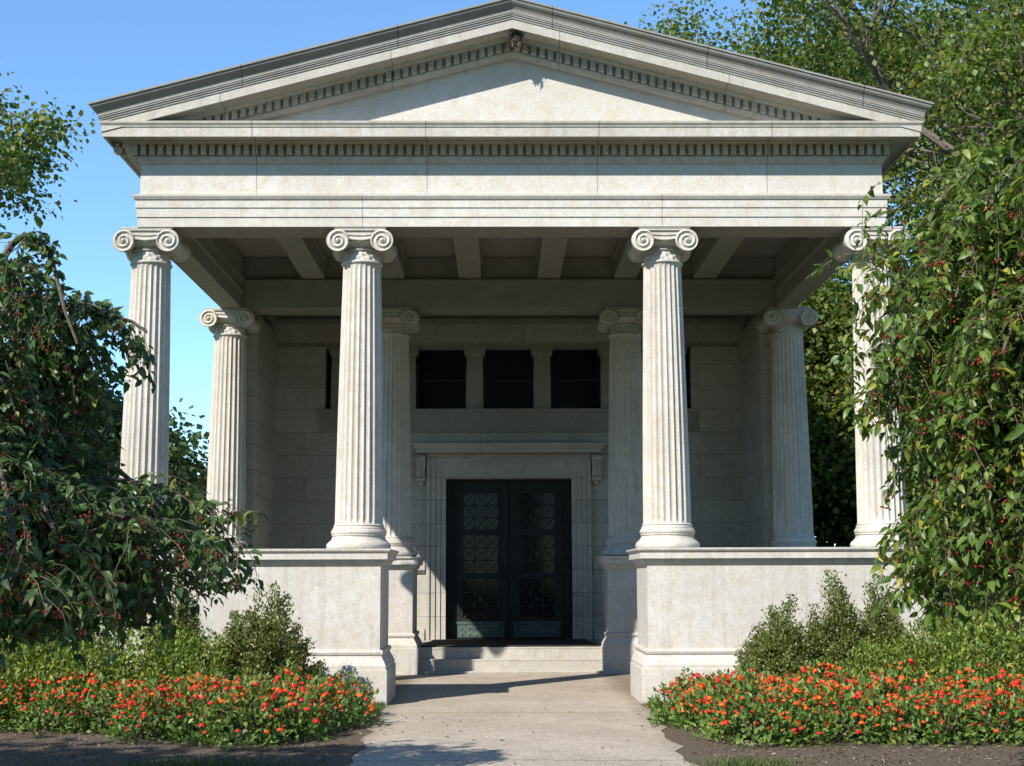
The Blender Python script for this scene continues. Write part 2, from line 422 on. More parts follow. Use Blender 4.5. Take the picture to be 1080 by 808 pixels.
def column(x, y, k=1.0):
    c = put('column', me_s, ch, (x, y, ZB+.003), scale=(k, k, 1))
    put('column_base', me_b, c); put('capital', me_c, c)
for x in (-b_, -a_, a_, b_): column(x, 0)
for x in (-b_, -a_, a_, b_): column(x, P, 1.07)

# ---- entablature
FX, FY, YB = 5.10, -.35, 22.0                # frieze faces; back of the hall
def ent(prof): return MB().ring(-FX, FX, FY, YB, prof)
ent([(.015, 6.362), (.015, 6.492), (.030, 6.497), (.030, 6.620), (.045, 6.625), (.045, 6.728), (.062, 6.738), (.085, 6.775), (.088, 6.802), (-.01, 6.806)]).build('architrave', M['archi'], ch)
ent([(0, 6.80), (0, 7.255)]).build('frieze', M['frieze'], ch)
cm = ent([(-.01, 7.245), (.018, 7.247), (.022, 7.265), (.042, 7.29), (.058, 7.315), (.062, 7.34), (.045, 7.345), (.045, 7.492), (.125, 7.497), (.150, 7.515), (.165, 7.545), (.18, 7.55),
          (.385, 7.555), (.388, 7.508), (.42, 7.505), (.42, 7.635), (.432, 7.638), (.436, 7.655), (.458, 7.685), (.462, 7.712), (.02, 7.735), (-.02, 7.735)])
def dentil_run(n0, n1, sp, wd, fn):
    k = n0
    while k <= n1:
        fn(k, k+wd); k += sp
dentil_run(-5.20, 5.15, .1172, .072, lambda p, q: cm.box(p, q, FY-.118, FY-.03, 7.358, 7.4965))
for sx in (-1, 1):
    dentil_run(FY+.02, 21.8, .1172, .072, lambda p, q: cm.box(*sorted((sx*(FX+.03), sx*(FX+.118))), p, q, 7.358, 7.4965))
cm.build('cornice', M['cornice'], ch)
# pediment
SL, HA = .2655, 9.065
MB().add([(-FX, FY+.07, 7.70), (FX, FY+.07, 7.70), (FX, FY+.07, HA-.2-SL*FX), (0, FY+.07, HA-.2), (-FX, FY+.07, HA-.2-SL*FX), (-FX, FY+.5, 7.70), (FX, FY+.5, 7.70), (FX, FY+.5, HA-.2-SL*FX), (0, FY+.5, HA-.2), (-FX, FY+.5, HA-.2-SL*FX)],
         [(0, 1, 2, 3, 4), (9, 8, 7, 6, 5)]).build('tympanum', stone('tympanum_stone', base=(.48, .465, .425), var=.08, stain=.12), ch)
def rake(prof, mb):
    vs = []
    for sx in (-1, 1):
        for o, h in prof:
            vs.append((0, FY-o, HA+h))
            X = FX+o; vs.append((sx*X, FY-o, HA+h-SL*X))
            vs.append((sx*X, YB+.4, HA+h-SL*X))
    n = len(prof); fs = []
    for s in range(2):
        for i in range(n-1):
            b = s*3*n+3*i
            f = (b, b+1, b+4, b+3); fs.append(f if s else f[::-1])
            f = (b+1, b+2, b+5, b+4); fs.append(f if s else f[::-1])
    return mb.add(vs, fs)
rk = rake([(-.072, -.275), (-.068, -.272), (.0, -.270), (.004, -.268), (.022, -.262), (.04, -.235), (.052, -.205), (.040, -.200), (.040, -.075), (.115, -.068), (.135, -.045), (.15, -.012), (.17, -.005),
           (.405, -.003), (.407, -.028), (.435, -.030), (.435, .103)], MB())
for sx in (-1, 1):
    k = .03
    while k < 4.4:
        x0, x1 = sx*k, sx*(k+.072)
        vs = []
        for y in (FY-.108, FY-.03):
            for x, h in ((x0, -.190), (x1, -.190), (x1, -.072), (x0, -.072)): vs.append((x, y, HA+h-SL*abs(x)))
        rk.add(vs, [(0, 1, 2, 3), (4, 7, 6, 5), (0, 4, 5, 1), (1, 5, 6, 2), (2, 6, 7, 3), (3, 7, 4, 0)])
        k += .1172
rk.build('raking_cornice', M['rake'], ch)
rake([(.42, .098), (.447, .100), (.447, .128), (.458, .131), (.458, .155), (.470, .158), (.470, .178), (.478, .182), (.476, .205), (.484, .235), (.505, .262), (.532, .283), (.552, .305), (.560, .328), (.560, .340),
      (.578, .342), (.578, .368), (.50, .376)], MB()).build('gutter_moulding', M['sima'], ch)
rf = MB(); vs = []
for y in (FY-.52, YB+.6):
    vs += [(0, y, HA+.378), (-FX-.52, y, HA+.378-SL*(FX+.52)), (FX+.52, y, HA+.378-SL*(FX+.52)), (0, y, HA+.30), (-FX-.50, y, HA+.30-SL*(FX+.5)), (FX+.50, y, HA+.30-SL*(FX+.5))]
rf.add(vs, [(0, 1, 7, 6), (0, 6, 8, 2), (3, 9, 10, 4), (3, 5, 11, 9), (6, 7, 10, 9), (6, 9, 11, 8)]).build('roof', M['roof'], ch)

# ---- beams and coffered ceiling
CZ, BZ = 7.30, 6.885
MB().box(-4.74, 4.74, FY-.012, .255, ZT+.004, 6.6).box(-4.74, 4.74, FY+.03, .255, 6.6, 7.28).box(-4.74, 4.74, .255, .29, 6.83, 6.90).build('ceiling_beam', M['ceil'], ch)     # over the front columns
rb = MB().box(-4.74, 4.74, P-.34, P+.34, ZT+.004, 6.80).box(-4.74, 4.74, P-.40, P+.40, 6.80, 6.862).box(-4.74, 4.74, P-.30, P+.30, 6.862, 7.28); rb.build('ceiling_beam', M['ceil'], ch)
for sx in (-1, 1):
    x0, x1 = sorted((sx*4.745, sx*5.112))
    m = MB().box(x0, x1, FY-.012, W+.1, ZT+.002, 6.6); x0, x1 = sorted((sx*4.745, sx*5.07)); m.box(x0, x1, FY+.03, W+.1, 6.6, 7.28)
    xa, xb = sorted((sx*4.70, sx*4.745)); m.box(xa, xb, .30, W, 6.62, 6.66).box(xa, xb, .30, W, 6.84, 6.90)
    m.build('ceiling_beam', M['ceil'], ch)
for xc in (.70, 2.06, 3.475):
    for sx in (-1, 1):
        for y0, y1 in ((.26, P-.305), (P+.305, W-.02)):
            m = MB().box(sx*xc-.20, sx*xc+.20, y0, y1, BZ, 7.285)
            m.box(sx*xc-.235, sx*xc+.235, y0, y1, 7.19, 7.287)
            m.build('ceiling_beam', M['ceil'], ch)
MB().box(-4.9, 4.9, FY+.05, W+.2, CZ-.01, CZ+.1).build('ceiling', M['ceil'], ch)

# ---- walls
bw = MB(); Y1 = W+.6
bw.box(-4.95, -1.225, W, Y1, 0, 4.907).box(1.225, 4.95, W, Y1, 0, 4.907).box(-1.225, 1.225, W, Y1, 3.537, 4.907)
bw.box(-4.95, -3.62, W, Y1, 4.907, 6.152).box(3.62, 4.95, W, Y1, 4.907, 6.152).box(-4.95, 4.95, W, Y1, 6.152, 7.285)
bw.build('back_wall', M['wall'], ch)
for sx in (-1, 1):
    x0, x1 = sorted((sx*4.585, sx*5.08))
    MB().box(x0, x1, P+.42, W+.3, 0, ZT+.03).build('side_wall', M['wall_side'], ch)
    x0, x1 = sorted((sx*4.6, sx*5.08))
    MB().box(x0, x1, W+.3, 21.9, 0, ZT+.03).build('hall_wall', M['wall_side'], ch)
MB().box(-4.6, 4.6, 21.4, 21.9, 0, ZT+.4).build('hall_wall', M['wall'], ch)
# wall mouldings: crown, window sill band, dado and base
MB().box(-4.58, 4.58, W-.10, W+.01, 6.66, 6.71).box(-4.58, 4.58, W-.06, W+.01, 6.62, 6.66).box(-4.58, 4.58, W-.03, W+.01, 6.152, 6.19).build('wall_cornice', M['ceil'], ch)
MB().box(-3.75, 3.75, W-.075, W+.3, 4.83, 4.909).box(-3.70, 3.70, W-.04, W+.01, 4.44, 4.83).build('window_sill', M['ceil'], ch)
for sx in (-1, 1):
    x0, x1 = sorted((sx*1.63, sx*4.58))
    MB().box(x0, x1, W-.045, W+.01, 1.72, 1.76).box(x0, x1, W-.08, W+.01, 1.76, 1.85).box(x0, x1, W-.05, W+.01, 1.85, 1.88).build('dado_rail', M['wall'], ch)
    MB().box(x0, x1, W-.05, W+.01, .58, .65).box(x0, x1, W-.09, W+.01, .40, .58).build('wall_base', M['wall'], ch)
# window band: dark panes between stone pillars
pil = [-3.34+1.336*i for i in range(6)]
pil = [x for x in pil]
for x in pil:
    m = MB(); vsx = []
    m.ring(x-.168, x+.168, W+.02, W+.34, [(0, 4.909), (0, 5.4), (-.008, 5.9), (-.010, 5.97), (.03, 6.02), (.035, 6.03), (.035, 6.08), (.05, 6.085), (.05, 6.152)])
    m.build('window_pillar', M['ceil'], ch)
edges = [-3.62]+[e for x in pil for e in (x-.168, x+.168)]+[3.62]
for i in range(0, len(edges), 2):
    if edges[i+1]-edges[i] < .2:
        pass
    wn = MB(); x0, x1 = edges[i], edges[i+1]
    wn.box(x0-.02, x1+.02, W+.36, W+.40, 4.90, 6.16)
    wo = wn.build('window', M['window_glass'], ch)
    if x1-x0 > .5:
        fr = MB().box(x0+.0, x1, W+.335, W+.359, 5.50, 5.55)
        for xx in (x0+.015, x1-.055): fr.box(xx, xx+.04, W+.335, W+.359, 4.91, 5.50).box(xx, xx+.04, W+.335, W+.359, 5.55, 6.15)
        fr.build('window_frame', M['dark_frame'], wo)

# ---- door surround, hood, consoles
ds = MB()
for sx in (-1, 1):
    for xa, xb, d in ((1.225, 1.33, .05), (1.33, 1.43, .075), (1.43, 1.535, .10), (1.535, 1.60, .135)):
        x0, x1 = sorted((sx*xa, sx*xb)); top = 3.537+(xa-1.225) if True else 0
        top2 = 3.537+(xb-1.225)
        ds.box(x0, x1, W-d, W+.3, .43, top2)
for za, zb, d, xw in ((3.537, 3.642, .05, 1.225), (3.642, 3.742, .075, 1.33), (3.742, 3.847, .10, 1.43), (3.847, 3.912, .135, 1.535)):
    ds.box(-xw, xw, W-d, W+.02, za, zb)
ds.box(-1.6, 1.6, W-.11, W+.01, 3.912, 3.985)
dso = ds.build('door_surround', M['wall'], ch)
hd = MB().ring(-1.62, 1.62, W-.16, W, [(-.02, 3.955), (.0, 3.985), (.03, 4.0), (.05, 4.01), (.17, 4.025), (.17, 4.09), (.19, 4.10), (.225, 4.15), (.24, 4.18), (.24, 4.205), (0, 4.25), (-.1, 4.25)], bottom=True, top=True)
x = -1.60
while x < 1.58:
    hd.box(x, x+.04, W-.19, W-.15, 3.965, 4.0); x += .075
hd.build('door_hood', M['wall'], dso)
def console(sx):
    m = MB(); x0, x1 = sorted((sx*1.63, sx*1.80)); N = 16
    pts = []
    for i in range(N+1):
        t = i/N; z = 3.98-.52*t
        d = .20*(1-t)**1.1+.045+.045*math.sin(t*math.pi*2.2)**2*(t > .45)
        pts.append((d, z))
    vs = []
    for d, z in pts: vs += [(x0, W-d, z), (x1, W-d, z), (x0, W+.01, z), (x1, W+.01, z)]
    fs = [(0, 2, 3, 1)]
    for i in range(N):
        b = 4*i; fs += [(b, b+1, b+5, b+4), (b, b+4, b+6, b+2), (b+1, b+3, b+7, b+5)]
    b = 4*N; fs.append((b, b+1, b+3, b+2)); m.add(vs, fs)
    for z, d, r in ((3.915, .215, .055), (3.53, .10, .048)):
        m.tube([(x0-.012, W-d, z), (x1+.012, W-d, z)], r, 14)
    xm = (x0+x1)/2
    m.tube([(xm, W-d-.004, z) for d, z in pts[2:]], .018, 6)
    m.ball((xm, W-.07, 3.45), .05, 10, 8)
    m.build('console', M['wall'], dso, 40)
console(-1); console(1)

# ---- bronze double door
FL = .43
YD = W+.28
for sx in (-1, 1):
    L = MB(); xi, xo = .012, 1.215
    def bx(mb, xa, xb, ya, yb, za, zb): a, b = sorted((sx*xa, sx*xb)); mb.box(a, b, ya, yb, za, zb)
    z0, z1 = FL+.012, 3.53
    gx0, gx1 = .21, .90
    bx(L, xi, gx0, YD-.06, YD, z0, z1); bx(L, gx1, xo, YD-.06, YD, z0, z1)            # stiles
    rails = [(z0, z0+.36), (1.60, 1.70), (2.45, 2.55), (3.27, z1)]
    for za, zb in rails: bx(L, gx0, gx1, YD-.055, YD-.002, za, zb)
    bx(L, gx1+.13, gx1+.16, YD-.085, YD-.06, z0+.1, z1-.1); bx(L, gx0-.05, gx0-.02, YD-.085, YD-.06, z0+.1, z1-.1)
    leaf = L.build('door', M['bronze'], ch)
    gl = MB(); bx(gl, gx0-.01, gx1+.01, YD-.025, YD-.012, z0+.3, z1-.2); gl.build('glass', M['glass'], leaf)
    gr = MB()
    for za, zb in ((z0+.36, 1.60), (1.70, 2.45), (2.55, 3.27)):
        nx, nz = 3, 3; cw, chh = (gx1-gx0)/nx, (zb-za)/nz
        rr = .011
        for i in range(nx+1): gr.tube([(sx*(gx0+i*cw), YD-.045, za), (sx*(gx0+i*cw), YD-.045, zb)], rr, 4)
        for j in range(nz+1): gr.tube([(sx*gx0, YD-.046, za+j*chh), (sx*gx1, YD-.046, za+j*chh)], rr, 4)
        for i in range(nx):
            for j in range(nz):
                xa, xb, zc, zd = gx0+i*cw, gx0+(i+1)*cw, za+j*chh, za+(j+1)*chh
                gr.tube([(sx*xa, YD-.044, zc), (sx*xb, YD-.044, zd)], rr*.8, 4)
                gr.tube([(sx*xb, YD-.043, zc), (sx*xa, YD-.043, zd)], rr*.8, 4)
        gr.ball((sx*(gx0+1.5*cw), YD-.05, za+1.5*chh), .045, 10, 6, (1, .4, 1))
    gr.build('door_grille', M['grille'], leaf)
    kp = MB(); bx(kp, .10, 1.0, YD-.075, YD-.058, z0+.03, z0+.27); bx(kp, .08, 1.02, YD-.085, YD-.058, z0+.28, z0+.33)
    for i in range(6):
        for j in range(2): kp.ball((sx*(.18+i*.148), YD-.078, z0+.08+.13*j), .026, 8, 6, (1, .7, 1))
    kp.build('kick_panel', M['verdigris'], leaf)
    hn = MB(); hn.tube([(sx*.10, YD-.06, 1.62), (sx*.10, YD-.13, 1.64), (sx*.10, YD-.13, 1.80), (sx*.10, YD-.06, 1.82)], .014, 8); bx(hn, .07, .13, YD-.075, YD-.058, 1.55, 1.88)
    hn.build('handle', M['bronze'], leaf, 40)
MB().box(-1.225, 1.225, YD+.01, YD+.06, FL, 3.55).build('door_frame', M['bronze'], ch)

# ---- steps and porch floor
for name, y, z0, z1 in (('step', 5.02, 0, .045), ('step', 5.16, .045, .238), ('step', 5.36, .238, .43)):
    MB().ring(-1.60, 1.60, y, W+.05 if z1 > .4 else y+.4, [(0, z0), (0, z1-.03), (.006, z1-.025), (.006, z1-.006), (0, z1), (-.01, z1)], top=True).build(name, M['step'], ch)
for sx in (-1, 1):
    x0, x1 = sorted((sx*1.605, sx*4.6))
    MB().box(x0, x1, 6.2, W+.1, 0, .426).build('porch_floor', M['step'], ch)

# ================================================================== SMALL THINGS ON THE BUILDING
mt = MB(); vs = []  # thin dark sheet laid over the porch floor to stand in for its shade
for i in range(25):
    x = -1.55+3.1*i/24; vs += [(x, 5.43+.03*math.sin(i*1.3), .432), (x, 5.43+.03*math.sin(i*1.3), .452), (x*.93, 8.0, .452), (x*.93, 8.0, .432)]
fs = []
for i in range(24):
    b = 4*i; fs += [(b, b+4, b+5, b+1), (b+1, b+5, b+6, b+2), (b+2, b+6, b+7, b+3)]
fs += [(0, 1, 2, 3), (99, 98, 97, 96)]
mt.add(vs, fs).build('porch_shade_sheet', M['mat'], label='wide dark sheet standing in for shade on the porch floor before the bronze doors', category='mat')
ns = MB()
for i in range(110):
    a = random.uniform(0, 6.28); r = random.uniform(.02, .095); z = 8.93+random.uniform(-.10, .10); k = 1-.5*max(0, (8.93-z)/.10)
    p = Vector((.055+r*k*math.cos(a), -.66+r*.6*k*math.sin(a), z))
    d = Vector((random.gauss(0, 1), random.gauss(0, .5), random.gauss(0, .8))).normalized()*random.uniform(.03, .06)
    ns.tube([p-d, p+d*.2+Vector((0, 0, random.uniform(-.015, .015))), p+d], random.uniform(.003, .006), 4)
for x, z1 in ((.0, 8.79), (.075, 8.72), (.10, 8.76)):
    ns.tube([(x, -.68, 8.88), (x+.012, -.69, 8.82), (x+.008, -.68, z1)], [.010, .009, .004], 5)
ns.ball((.055, -.64, 8.94), .085, 12, 8, (1, .7, 1.05))
ns.build('bird_nest', M['nest'], label='ragged straw bird nest tucked under the peak of the pediment', category='nest')
fx = MB()
fx.tube([(-5.40, -.30, 7.56), (-5.40, -.32, 7.49)], .02, 8); fx.ball((-5.41, -.34, 7.45), .075, 12, 8, (1.1, 1.2, .7))
fx.tube([(-5.41, -.36, 7.44), (-5.38, -.50, 7.39)], [.05, .062], 12); fx.ball((-5.33, -.38, 7.38), .04, 8, 6)
fx.build('eave_fixture', M['fixture'], None, 40, label='small pale fixture hanging under the left front corner of the eave', category='fixture')

# ================================================================== FOLIAGE
T8 = (np.array([[0,0,0],[.28,.42,.13],[.62,.38,.08],[1,0,-.16],[.62,-.38,.08],[.28,-.42,.13],[.33,0,.02],[.68,0,-.04]]),
      [(0,5,6),(0,6,1),(6,5,4,7),(6,7,2,1),(7,4,3),(7,3,2)])
T4 = (np.array([[0,0,0],[.45,.5,.08],[1,0,-.03],[.45,-.5,.08]]), [(0,3,2),(0,2,1)])
def unit(a): return a/np.maximum(np.linalg.norm(a, axis=1, keepdims=True), 1e-9)
def leaves_mesh(name, mat, P_, D, Nn, L, Wd, tpl=T4):
    V, F = tpl
    D = unit(D); S = unit(np.cross(Nn, D)); U = np.cross(D, S)
    L = np.broadcast_to(np.asarray(L, float), (len(P_),)); Wd = np.broadcast_to(np.asarray(Wd, float), (len(P_),))
    pts = P_[:, None, :]+D[:, None, :]*(V[None, :, 0:1]*L[:, None, None])+S[:, None, :]*(V[None, :, 1:2]*Wd[:, None, None])+U[:, None, :]*(V[None, :, 2:3]*L[:, None, None])
    n, k = len(P_), len(V)
    loops = []; starts = []; o = 0
    for f in F: loops += f; starts.append(o); o += len(f)
    lp = (np.array(loops)[None, :]+np.arange(n)[:, None]*k).ravel()
    st = (np.array(starts)[None, :]+np.arange(n)[:, None]*o).ravel()
    me = bpy.data.meshes.new(name)
    me.vertices.add(n*k); me.loops.add(len(lp)); me.polygons.add(len(st))
    me.vertices.foreach_set('co', pts.ravel()); me.loops.foreach_set('vertex_index', lp.astype(np.int32)); me.polygons.foreach_set('loop_start', st.astype(np.int32))
    me.materials.append(mat); me.update(calc_edges=True); me.validate(); return me
def rnd_dirs(n): return unit(rng.normal(size=(n, 3)))

# ---- broadleaf trees: recursive limbs, leaf sprays at the tips
def broad_tree(name, loc, H, spread, seed, leaf, mat, label, cat='tree', group=None, n_leaf=60, spray=.9, trunk_r=.28, first=.28, depth=5, kids=(3, 4), up=.35, bark='bark', keep=None):
    rs = random.Random(seed)
    t = empty(name, loc, label, cat, group)
    tb = MB(); tips = []; limbs = MB()
    def grow(p, d, ln, r, dep, mb):
        pts = [p]; dd = d.copy()
        for i in range(4):
            dd = (dd+Vector((rs.gauss(0, .13), rs.gauss(0, .13), rs.gauss(0, .08)+.03))).normalized()
            pts.append(pts[-1]+dd*ln/4)
        mb.tube(pts, [r*(1-.11*i) for i in range(5)], 7 if dep > 2 else 4, cap=False)
        if dep <= 2: tips.append((pts[3], dep)); tips.append((pts[4], dep))
        if dep == 0: return
        nk = rs.randint(*kids)
        for k in range(nk):
            a = 2*math.pi*(k+rs.random()*.7)/nk
            ax = dd.orthogonal().normalized(); ax.rotate(Matrix.Rotation(a, 3, dd))
            sp = rs.uniform(.5, .95)*spread
            nd = (dd+ax*sp+Vector((0, 0, up*rs.uniform(0, 1)))).normalized()
            st = pts[4] if k < 2 else pts[rs.randint(2, 4)]
            grow(st, nd, ln*rs.uniform(.62, .85), r*.58, dep-1, limbs)
    grow(Vector((0, 0, -.1)), Vector((0, 0, 1)), H*first, trunk_r, depth, tb)
    Hn = max(p.z for p, d in tips); k = H/Hn
    tb.v = [(x*k, y*k, z*k) for x, y, z in tb.v]; limbs.v = [(x*k, y*k, z*k) for x, y, z in limbs.v]
    P0 = np.array([tuple(p*k) for p, d in tips])
    if keep is not None: P0 = P0[[bool(keep(p+np.array(loc))) for p in P0]]
    msk = np.sin(P0[:, 0]*1.15+seed)+np.sin(P0[:, 1]*1.3+seed*2)+np.sin(P0[:, 2]*1.25+seed*3) > -1.35
    P0 = P0[msk]
    idx = rng.integers(0, len(P0), size=len(P0)*n_leaf)
    q = rng.normal(size=(len(idx), 3))*spray*np.array([.55, .55, .38])
    C = P0[idx]+q
    out = unit(q+rng.normal(size=q.shape)*.3)
    D = unit(out*.7+np.array([0, 0, -.45])+rng.normal(size=q.shape)*.35)
    Nn = unit(np.array([0, 0, 1.])+out*.5+rng.normal(size=q.shape)*.55)
    sz = leaf*rng.uniform(.65, 1.25, size=len(C))
    tr = tb.build('trunk', M[bark], t, 40)
    limbs.build('branches', M[bark], t, 40)
    put('crown', leaves_mesh('crown', M[mat], C, D, Nn, sz, sz*.8), t)
    return t

broad_tree('broadleaf_tree', (10.4, 12.5, 0), 19.5, 1.0, 3, .15, 'maple_leaf', 'tall sunlit broadleaf tree with a pale trunk standing right of the chapel', group='trees around the chapel', n_leaf=64, spray=.85, trunk_r=.30, first=.20)
broad_tree('broadleaf_tree', (15.0, 10.0, 0), 15.5, 1.0, 8, .15, 'maple_leaf', 'broad leafy tree at the right edge behind the weeping crabapple', group='trees around the chapel', n_leaf=62, spray=.9, trunk_r=.30, first=.17)
broad_tree('broadleaf_tree', (12.0, 29.5, 0), 25.0, .85, 21, .20, 'maple_leaf', 'tree rising behind the right slope of the chapel roof', group='trees around the chapel', n_leaf=66, spray=.95, trunk_r=.4, first=.3, keep=lambda p: p[0] > 5.9+.5*math.sin(p[2]*1.7))
for x, y, h, sd, lb in ((8.9, 21.5, 12.0, 33, 'dark understorey tree seen between the two right hand columns'), (11.5, 20.5, 8.0, 34, 'dark understorey tree just right of the outer front column'), (14.5, 17.5, 8.5, 35, 'dark understorey tree low behind the right crabapple'), (18.5, 15.0, 8.0, 36, 'dark understorey tree at the far right, behind the crabapple')):
    broad_tree('understorey_tree', (x, y, 0), h, 1.0, sd, .17, 'maple_leaf', lb, group='understorey trees right of the chapel', n_leaf=60, spray=1.2, trunk_r=.18, first=.10, up=.1)
broad_tree('broadleaf_tree', (-12.4, 9.8, 0), 14.0, 1.0, 5, .15, 'maple_leaf', 'leafy tree with branches reaching in at the upper left against the sky', group='trees around the chapel', n_leaf=110, spray=.62, trunk_r=.3, first=.30,
           keep=lambda p: p[0] < -9.35-.3*math.sin(p[2]*2.1) and p[2] > 9.3)
broad_tree('broadleaf_tree', (-10.9, 13.0, 0), 6.4, .9, 15, .19, 'far_leaf', 'small dark tree beyond the left end of the chapel', group='trees around the chapel', n_leaf=40, spray=.75, trunk_r=.18, first=.25)
for i, (x, y, h, lb) in enumerate(((-14.0, 42, 6.4, 'distant round tree seen low between the two left columns'), (-20, 46, 6.8, 'distant tree low on the left horizon behind the dark crabapple'), (-9.5, 48, 6.6, 'distant tree hidden partly by the rear left column'), (-26, 50, 7.5, 'distant tree at the far left horizon'))):
    broad_tree('distant_tree', (x, y, 0), h, .95, 40+i, .32, 'far_leaf', lb, group='distant trees', n_leaf=30, spray=1.2, trunk_r=.25, first=.16, depth=4)
# the tree behind the photographer's left shoulder that shades the left foreground
broad_tree('shade_tree', (-11.9, -16.4, 0), 9.6, .95, 77, .26, 'maple_leaf', 'tall leafy tree standing left of the path outside the frame', n_leaf=36, spray=1.3, trunk_r=.35, first=.24)

for i, (x, y, lb) in enumerate(((-13, -52, 'leafy tree across the lawn behind the photographer, seen only in the door glass'), (-3, -58, 'second leafy tree across the lawn, mirrored in the door glass'), (7, -55, 'third leafy tree across the lawn, mirrored in the windows'), (16, -50, 'fourth leafy tree across the lawn at the far side of the row'), (2, -44, 'nearest leafy tree across the lawn, standing before the others'), (-8, -46, 'leafy tree across the lawn, second nearest to the photographer'))):
    broad_tree('lawn_tree', (x, y, 0), 19+i % 2*2, 1.0, 60+i, .6, 'far_leaf', lb, group='trees across the lawn', n_leaf=80, spray=2.0, trunk_r=.35, first=.14, depth=4)

# ---- weeping crabapples
def weeping(name, loc, label, limbs_def, leafmat, seed, zmin, density, leaf=.085, n_clusters=96, keep=None):
    rs = random.Random(seed); r2 = np.random.default_rng(seed)
    t = empty(name, loc, label, 'tree', 'weeping crabapple trees')
    lx, ly, _ = loc
    tb = MB(); br = MB(); tw = MB()
    tb.tube([(0, 0, -.1), (.03, .02, .6), (-.03, .04, 1.3), (.02, 0, 2.0), (0, .03, 2.7)], [.15, .12, .11, .10, .075], 10)
    PP, DD, NN, SZ = [], [], [], []; spots = []
    for (az, ln, z0, zp, ze, nt_) in limbs_def:
        ca, sa = math.cos(az), math.sin(az)
        pts = []
        for i in range(13):
            u = i/12; r = ln*u
            z = z0+(zp-z0)*math.sin(min(1, u*1.7)*math.pi/2) if u < .59 else zp+(ze-zp)*((u-.59)/.41)**1.7
            pts.append(Vector((r*ca+rs.gauss(0, .02), r*sa+rs.gauss(0, .02), z+rs.gauss(0, .012))))
        m_ = 13
        if keep:
            for q_ in range(4, 13):
                if not keep(pts[q_]+Vector((lx-.12*ca, ly-.12*sa, 0))): m_ = q_; break
        br.tube(pts[:m_], [.034*(1-.85*i/max(1, m_-1))+.004 for i in range(m_)], 6)
        for j in range(nt_):
            u = rs.uniform(.12, 1.0)**.8; k = min(11, int(u*12)); p = pts[k].lerp(pts[k+1], u*12-k)
            d = Vector((rs.gauss(0, .6)+ca*.5, rs.gauss(0, .6)+sa*.5, rs.uniform(-.1, .5))).normalized()
            if keep and not keep(Vector((p.x+lx, p.y+ly, p.z))): continue
            L = rs.uniform(.35, 1.5); st = int(L/.045); q = p.copy(); strand = [q.copy()]
            for s in range(st):
                d = (d+Vector((rs.gauss(0, .17), rs.gauss(0, .17), -.135))).normalized()
                q = q+d*.045
                if q.z < zmin+rs.uniform(-.1, .25): break
                if keep and not keep(Vector((q.x+lx, q.y+ly, q.z))): break
                strand.append(q.copy())
                if rs.random() < density:
                    for _ in range(rs.choice((1, 1, 2))):
                        sd = Vector((rs.gauss(0, 1), rs.gauss(0, 1), rs.gauss(-.1, .5))).normalized()
                        dv = (sd*1.0+d*.25+Vector((0, 0, -.42))).normalized()
                        PP.append(q+sd*.012); DD.append(dv)
                        NN.append((sd*.9+Vector((0, 0, .6))+Vector((rs.gauss(0, .6), rs.gauss(0, .6), rs.gauss(0, .5)))).normalized())
                        SZ.append(leaf*rs.choice((.5, .7, .85, 1.0, 1.15, 1.3))*rs.uniform(.9, 1.1))
                if rs.random() < .085: spots.append(q.copy())
            if len(strand) > 2: tw.tube(strand[::3] if len(strand) > 8 else strand, .0028, 3, cap=False)
    tb.build('trunk', M['bark'], t, 40); br.build('branches', M['bark'], t, 40); tw.build('twigs', M['twig'], t)
    a = lambda L: np.array([tuple(v) for v in L])
    sz = np.array(SZ)
    put('foliage', leaves_mesh('foliage', M[leafmat], a(PP), a(DD), a(NN), sz, sz*.54, T8), t)
    # berry clusters on stalks: nearest ones each a part, the rest one part
    cams = Vector((-.19-lx, -18.5-ly, 1.6))
    spots.sort(key=lambda q: (q-cams).length+rs.uniform(0, .7))
    mes = []
    for v in range(4):
        m = MB()
        for b in range(6):
            e = Vector((rs.gauss(0, .022), rs.gauss(0, .022), rs.uniform(-.055, -.025)))
            m.tube([(0, 0, 0), tuple(e*.5+Vector((0, 0, .004))), tuple(e)], .0014, 3, cap=False); m.ball(tuple(e), .0082, 7, 5)
        mes.append(m.mesh('berry_cluster', M['berry'], 60))
    for i, q in enumerate(spots[:n_clusters]): put('berry_cluster', mes[i % 4], t, tuple(q), rs.uniform(0, 6))
    m = MB()
    for q in spots[n_clusters:n_clusters+1500]:
        for b in range(5):
            e = q+Vector((rs.gauss(0, .022), rs.gauss(0, .022), rs.uniform(-.055, -.02))); m.ball(tuple(e), .0082, 6, 4)
    if m.v: m.build('berries', M['berry'], t, 60, kind='stuff')
    print(name, len(PP), 'leaves', len(spots), 'clusters')
def lim(n, a0, a1, ln, z0, zp, ze, nt_, jit, seed):
    rs = random.Random(seed); o = []
    for i in range(n):
        az = a0+(a1-a0)*(i+.5)/n+rs.uniform(-.15, .15)
        o.append((az, ln*rs.uniform(1-jit, 1+jit), z0+rs.uniform(-.3, .3), zp+rs.uniform(-.35, .25), ze+rs.uniform(-.3, .3), nt_))
    return o
PI = math.pi
LR = lim(11, 0, 2*PI, 1.70, 2.3, 4.35, 3.5, 44, .15, 1)+lim(9, .2, 2*PI+.2, 1.15, 2.6, 4.7, 4.1, 40, .2, 2)+lim(8, PI*.6, PI*1.6, 1.62, 1.9, 3.5, 2.7, 42, .12, 3)+lim(8, PI*.7, PI*1.5, 1.35, 1.6, 2.8, 1.9, 42, .15, 4)+lim(6, PI*.75, PI*1.45, .8, 1.9, 3.3, 2.6, 36, .2, 5)+lim(7, PI*.7, PI*1.45, 1.15, 1.5, 2.35, 1.7, 44, .2, 6)
